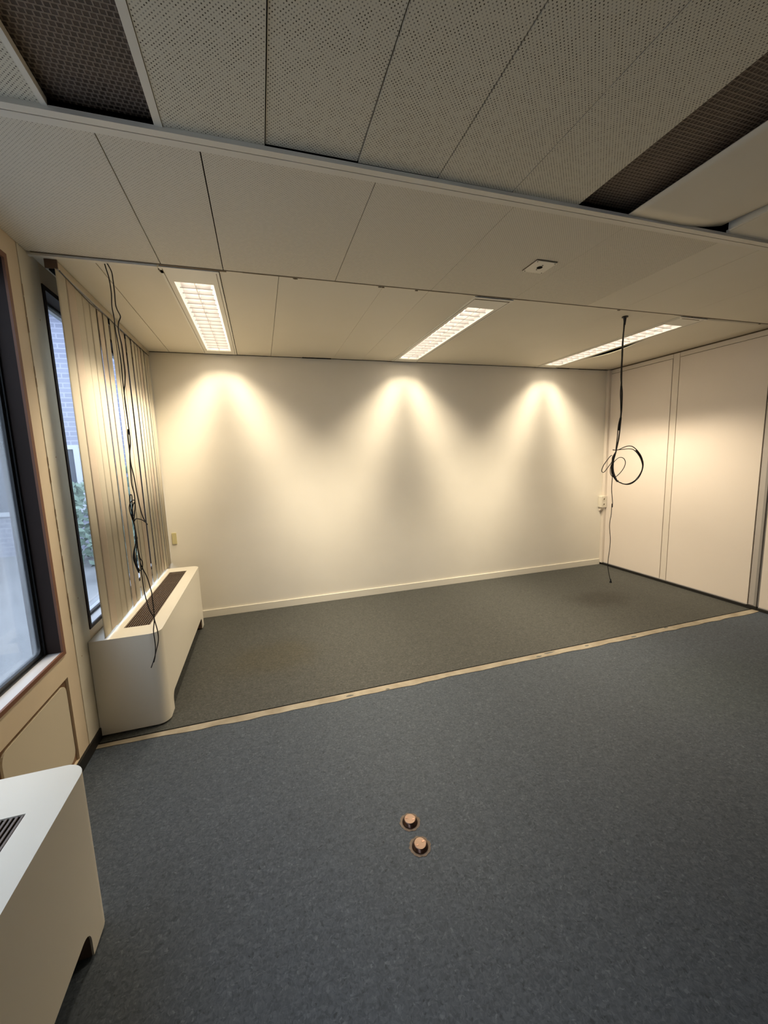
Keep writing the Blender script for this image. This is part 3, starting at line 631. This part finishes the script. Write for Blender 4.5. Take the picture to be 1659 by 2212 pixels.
RIGHT_CABLE = [[(3.825, -1.683, 2.6), (3.819, -1.682, 2.547), (3.821, -1.681, 2.43), (3.819, -1.679, 2.333), (3.813, -1.682, 2.223), (3.815, -1.682, 2.125), (3.834, -1.682, 2.026), (3.842, -1.678, 1.926), (3.834, -1.682, 1.824), (3.823, -1.679, 1.722), (3.839, -1.679, 1.824), (3.831, -1.68, 1.778), (3.829, -1.679, 1.708), (3.816, -1.683, 1.647), (3.807, -1.679, 1.577), (3.796, -1.681, 1.548), (3.782, -1.679, 1.524), (3.765, -1.682, 1.503), (3.764, -1.681, 1.46), (3.759, -1.681, 1.424), (3.765, -1.681, 1.377), (3.792, -1.679, 1.339), (3.815, -1.68, 1.313), (3.831, -1.677, 1.305)], [(3.835, -1.679, 2.602), (3.831, -1.678, 2.549), (3.825, -1.677, 2.431), (3.829, -1.674, 2.335), (3.826, -1.676, 2.225), (3.828, -1.675, 2.127), (3.82, -1.678, 2.026), (3.831, -1.676, 1.926), (3.84, -1.674, 1.825), (3.829, -1.676, 1.722), (3.833, -1.678, 1.824), (3.819, -1.677, 1.779), (3.812, -1.678, 1.726), (3.81, -1.677, 1.662), (3.804, -1.676, 1.584), (3.803, -1.675, 1.548), (3.79, -1.677, 1.523), (3.778, -1.677, 1.492), (3.772, -1.678, 1.459), (3.778, -1.674, 1.423), (3.78, -1.677, 1.383), (3.804, -1.674, 1.342), (3.822, -1.679, 1.312), (3.831, -1.679, 1.303)], [(3.84, -1.672, 2.605), (3.835, -1.671, 2.551), (3.827, -1.67, 2.433), (3.822, -1.673, 2.335), (3.83, -1.671, 2.226), (3.835, -1.67, 2.128), (3.841, -1.67, 2.028), (3.84, -1.674, 1.926), (3.84, -1.671, 1.825), (3.825, -1.671, 1.722), (3.848, -1.672, 1.825), (3.846, -1.67, 1.779), (3.835, -1.675, 1.708), (3.831, -1.673, 1.648), (3.821, -1.669, 1.584), (3.811, -1.671, 1.548), (3.797, -1.674, 1.513), (3.788, -1.673, 1.484), (3.789, -1.67, 1.448), (3.788, -1.672, 1.412), (3.794, -1.675, 1.375), (3.821, -1.67, 1.334), (3.835, -1.674, 1.306)], [(3.755, -1.691, 1.565), (3.788, -1.692, 1.562), (3.815, -1.692, 1.565), (3.879, -1.688, 1.585), (3.928, -1.69, 1.592), (3.971, -1.689, 1.583), (4.015, -1.69, 1.553), (4.055, -1.691, 1.512), (4.083, -1.689, 1.467), (4.09, -1.69, 1.426), (4.082, -1.688, 1.378), (4.047, -1.689, 1.324), (3.997, -1.688, 1.29), (3.943, -1.69, 1.276), (3.893, -1.692, 1.278), (3.85, -1.692, 1.293), (3.821, -1.689, 1.307), (3.782, -1.692, 1.344), (3.767, -1.689, 1.388), (3.764, -1.689, 1.435)], [(3.763, -1.684, 1.563), (3.811, -1.688, 1.563), (3.881, -1.686, 1.567), (3.932, -1.687, 1.569), (3.979, -1.684, 1.561), (4.019, -1.684, 1.535), (4.056, -1.683, 1.497), (4.075, -1.687, 1.456), (4.088, -1.685, 1.419), (4.074, -1.688, 1.375), (4.039, -1.687, 1.328), (3.991, -1.685, 1.293), (3.931, -1.688, 1.278), (3.885, -1.687, 1.282), (3.84, -1.684, 1.297)], [(3.842, -1.683, 1.297), (3.894, -1.679, 1.279), (3.948, -1.682, 1.272), (4.006, -1.68, 1.287), (4.058, -1.679, 1.325), (4.091, -1.678, 1.374), (4.098, -1.68, 1.422), (4.089, -1.68, 1.463), (4.06, -1.683, 1.505), (4.024, -1.68, 1.546), (4.009, -1.681, 1.555)], [(3.782, -1.676, 1.457), (3.802, -1.675, 1.476), (3.836, -1.673, 1.497), (3.864, -1.677, 1.5), (3.893, -1.677, 1.488), (3.907, -1.678, 1.462), (3.905, -1.677, 1.433), (3.887, -1.678, 1.404), (3.862, -1.677, 1.376), (3.837, -1.675, 1.355), (3.818, -1.672, 1.343), (3.783, -1.674, 1.345), (3.759, -1.676, 1.37), (3.753, -1.676, 1.406), (3.762, -1.674, 1.438), (3.774, -1.676, 1.47)], [(3.769, -1.671, 1.521), (3.75, -1.67, 1.51), (3.717, -1.673, 1.479), (3.689, -1.671, 1.444), (3.671, -1.673, 1.413), (3.668, -1.673, 1.395), (3.683, -1.671, 1.384), (3.7, -1.672, 1.39), (3.731, -1.671, 1.421), (3.76, -1.669, 1.449), (3.77, -1.673, 1.47), (3.782, -1.669, 1.495)], [(3.776, -1.684, 1.524), (3.765, -1.683, 1.496), (3.763, -1.684, 1.442), (3.769, -1.682, 1.388), (3.77, -1.684, 1.348), (3.77, -1.683, 1.297), (3.772, -1.681, 1.242), (3.777, -1.683, 1.187), (3.787, -1.681, 1.131), (3.787, -1.682, 1.09), (3.78, -1.683, 1.12), (3.776, -1.684, 1.034), (3.766, -1.682, 0.936), (3.783, -1.681, 0.814), (3.773, -1.685, 0.716), (3.765, -1.683, 0.605), (3.779, -1.684, 0.525), (3.803, -1.684, 0.448)]]
def cable_bundle(nm, runs, r, label, thick=None):
    o = runs[0][0]; t = empty(nm, o); tag(t, label, 'cable')
    for i, P in enumerate(runs):
        m = MB(); m.tube(catmull(P, 5), r*(thick.get(i, 1) if thick else 1), 6)
        q = m.build('cable_strand', M_cable, t); q.location = -Vector(o)
    return t
lc = cable_bundle('hanging_cable', LEFT_CABLE, .0028, 'thin black cables coiled and knotted, hanging from the ceiling beside the blinds')
rc = cable_bundle('hanging_cable', RIGHT_CABLE, .0030, 'black cable bundle with a big open loop, hanging near the panelled wall', {0: 1.5, 1: 1.3, 2: 1.5, 3: 1.2, 4: 1.1, 5: 1.2, 8: .95})
o = Vector(RIGHT_CABLE[0][0]); e_ = Vector(RIGHT_CABLE[-1][-1])
q = MB().lathe([(0, .014), (.022, .014), (.024, .008), (.012, .002), (.008, -.03), (.006, -.05), (0, -.05)], (o.x, o.y, 2.586), 20).build('ceiling_grommet', M_cable, rc); q.location = -o
q = MB().lathe([(0, .022), (.003, .022), (.005, .008), (.010, -.004), (.011, -.012), (0, -.012)], tuple(e_), 14).build('cable_end', M_cable, rc); q.location = -o
kn = Vector(RIGHT_CABLE[0][-1])
q = MB().box(kn.x-.008, kn.x+.008, kn.y-.008, kn.y+.008, kn.z-.008, kn.z+.010).build('cable_tie', M_tie, rc, bevel=.003); q.location = -o
bo = Vector(LEFT_CABLE[5][3])
q = MB().tube([bo+Vector((0, 0, .006)), bo-Vector((0, 0, .006))], .007, 10).build('cable_tie', M_cable, lc); q.location = -Vector(LEFT_CABLE[0][0])

# ------------------------------------------------------------------ ceiling plate, black clip
cp = empty('junction_plate', (2.583, -2.240, 2.60)); tag(cp, 'square cream cover plate with a round black hole, screwed to the ceiling', 'ceiling plate')
m = MB(); m.box(2.5135, 2.517, -2.308, -2.178, 2.5965, 2.6); m.box(2.5135, 2.647, -2.309, -2.305, 2.5965, 2.6)  # dark strips painted as the plate's shadow along two sides
q = m.build('painted_shadow', M_seam, cp); q.location = -cp.location
q = MB().box(2.517, 2.649, -2.305, -2.176, 2.594, 2.6).build('plate', M_plate, cp, bevel=.001); q.location = -cp.location
m = MB(); m.lathe([(0, -.0008), (.016, -.0008), (.016, .002)], (2.583, -2.240, 2.5935), 24); m.lathe([(0, -.0008), (.0035, -.0008), (.0035, .002)], (2.583, -2.214, 2.5935), 10); m.lathe([(0, -.0008), (.0035, -.0008), (.0035, .002)], (2.583, -2.266, 2.5935), 10)
q = m.build('hole', M_void, cp); q.location = -cp.location
for x in (2.526, 2.640):
    for y in (-2.296, -2.185):
        q = MB().lathe([(0, -.0015), (.003, -.0012), (.0035, .001)], (x, y, 2.5935), 10).build('screw', M_seam, cp); q.location = -cp.location
# ------------------------------------------------------------------ socket
so = empty('power_socket', (5.398, -.03, .88)); tag(so, 'cream two-way power socket fixed on the corner duct', 'socket')
def KS(mb, n_, mt, **k):
    q = mb.build(n_, mt, so, **k); q.location = -so.location; return q
KS(MB().prism(rrect(5.352, 5.436, .800, .952, .006), 'y', -.062, -.002), 'housing', M_socket, bevel=.002)
KS(MB().prism([(-.060, .798), (-.002, .798), (-.002, .755), (-.02, .755)], 'x', 5.365, 5.430), 'bracket', M_post)
for z in (.913, .843):
    m = MB(); c = (5.390, -.0625, z)
    vs = []; n_ = 24
    for r_, y_ in ((.023, -.0625), (.021, -.0645), (.019, -.0645), (.016, -.055), (0, -.055)): vs += [(5.390+r_*math.cos(2*PI*k/n_), y_, z+r_*math.sin(2*PI*k/n_)) for k in range(n_)]
    m.add(vs, [(i*n_+k, i*n_+(k+1) % n_, (i+1)*n_+(k+1) % n_, (i+1)*n_+k) for i in range(4) for k in range(n_)], True)
    q = KS(m, 'outlet', M_socket)
    m = MB()
    for dx in (-.0085, .0085): m.tube([(5.390+dx, -.0556, z), (5.390+dx, -.052, z)], .0032, 8)
    h_ = m.build('pin_hole', M_void, q)
    m = MB(); m.tube([(5.390, -.0648, z), (5.390, -.0655, z)], .009, 14); m.build('outlet_core', M_seam, q)
# small yellowed plate on the back wall by the blinds
tag(MB().box(.125, .165, -.010, -.0005, .79, .90).build('wall_plate', mat('yellowed_plastic', (.60, .53, .28), .5), bevel=.001), 'small yellowed plate on the back wall next to the blinds', 'wall plate')

# ------------------------------------------------------------------ floor outlets
def floor_outlet(x, y, ang, label, lift):
    t = empty('floor_outlet', (x, y, 0)); tag(t, label, 'floor outlet', 'round metal floor outlets')
    pr = [(0, .0005)]
    m = MB(); n_ = 40; vs = [(0, 0, .0016)]+[((.0435+.0022*math.sin(3*k*.7)+.0015*math.cos(5*k))*math.cos(2*PI*k/n_), (.0435+.0022*math.sin(2.1*k*.7))*math.sin(2*PI*k/n_), .0012) for k in range(n_)]
    m.add(vs, [(0, 1+k, 1+(k+1) % n_) for k in range(n_)], True); m.build('base_ring', M_ringb, t)
    MB().lathe([(.033, .0012), (.0325, .004), (.031, .006), (.0265, .0145), (.0255, .0155), (.024, .015)], (0, 0, 0), 40).build('collar', M_bronze_d, t)
    c = MB().lathe([(.0245, .013), (.0245, .0165), (.0228, .0178), (0, .018)], (0, 0, 0), 36).build('cap', M_bronze, t)
    c.rotation_euler = (0, lift, ang)
    s_ = MB()
    for a in (ang, ang+PI): s_.box(*(sorted((.014*math.cos(a)-.0025, .014*math.cos(a)+.0025))), *(sorted((.014*math.sin(a)-.005, .014*math.sin(a)+.005))), .0178, .0186)
    s_.build('cap_notch', M_bronze_d, c)
floor_outlet(1.510, -2.833, 1.3, 'round copper-coloured floor outlet, the one farther from the camera', 0)
floor_outlet(1.510, -2.947, 1.7, 'round copper-coloured floor outlet nearest the camera, with a tilted cap', -.10)

# ------------------------------------------------------------------ outdoors, beyond the windows
struct(MB().box(-14, -.15, -14, 16, -.5, -.45).build('ground', M_ground))
b1 = empty('brick_building', (-4, 9, -.45)); tag(b1, 'pale blue-grey brick building seen outside through the gap beside the blinds', 'building')
def KO(mb, n_, mt):
    q = mb.build(n_, mt, b1); q.location = -b1.location; return q
KO(MB().box(-12, -.2, 7.0, 9, -.45, 5.1), 'wall', M_brick)
KO(MB().box(-12.2, -.1, 6.6, 9.2, 5.1, 5.4), 'roof_edge', M_outwhite)
m = MB(); m.box(-5.2, -3.2, 6.96, 7.02, .6, 2.0)
f_ = KO(m, 'window', M_outglass); m = MB(); m.box(-5.3, -5.2, 6.93, 7.03, .5, 2.1); m.box(-3.2, -3.1, 6.93, 7.03, .5, 2.1); m.box(-5.2, -3.2, 6.93, 7.03, 2.0, 2.1); m.box(-5.2, -3.2, 6.93, 7.03, .5, .6); m.build('window_frame', M_outwhite, f_)
b2 = empty('added_view_block', (-7, -2, -.45)); tag(b2, 'long grey block added across from the misted window to darken its view', 'building')  # added block, hides the low sky so the misted pane looks dimmer
q = MB().box(-11, -7, -16, 5.5, -.45, 5.6).build('wall', mat('grey_render_outdoor', (.10, .105, .11), .9), b2); q.location = -b2.location
q = MB().box(-11.1, -6.9, -16.1, 5.6, 5.6, 5.9).build('roof_edge', M_outwhite, b2); q.location = -b2.location
for z_ in (1.0, 3.8):
    for k in range(9):
        y_ = 4.2-2.3*k
        q = MB().box(-7.02, -6.97, y_-.7, y_+.7, z_, z_+1.3).build('window', M_outglass, b2); q.location = -b2.location
def shrub(x, y, rx, ry, h_, label):
    rr = random.Random(int(x*31+y*17)); m = MB()
    for k in range(900):
        th = rr.uniform(0, 2*PI); z = rr.random(); rad = math.sqrt(rr.uniform(.3, 1))*(1-.35*z*z)
        c = Vector((x+rx*rad*math.cos(th), y+ry*rad*math.sin(th), -.45+h_*z)); s_ = .09
        a = Vector((rr.uniform(-1, 1), rr.uniform(-1, 1), rr.uniform(-1, 1))).normalized(); b_ = a.orthogonal().normalized()
        m.add([c-a*s_, c+b_*s_*.5, c+a*s_, c-b_*s_*.5], [(0, 1, 2, 3)])
    q = m.build('shrub', M_leaf, recalc=False); tag(q, label, 'shrub', 'shrubs outside the window'); return q
shrub(-1.3, 4.2, .7, .7, 2.0, 'green shrub outside the window, closest to the glass')
shrub(-2.3, 5.6, .9, .7, 1.7, 'green shrub outside, farther off in front of the brick building')
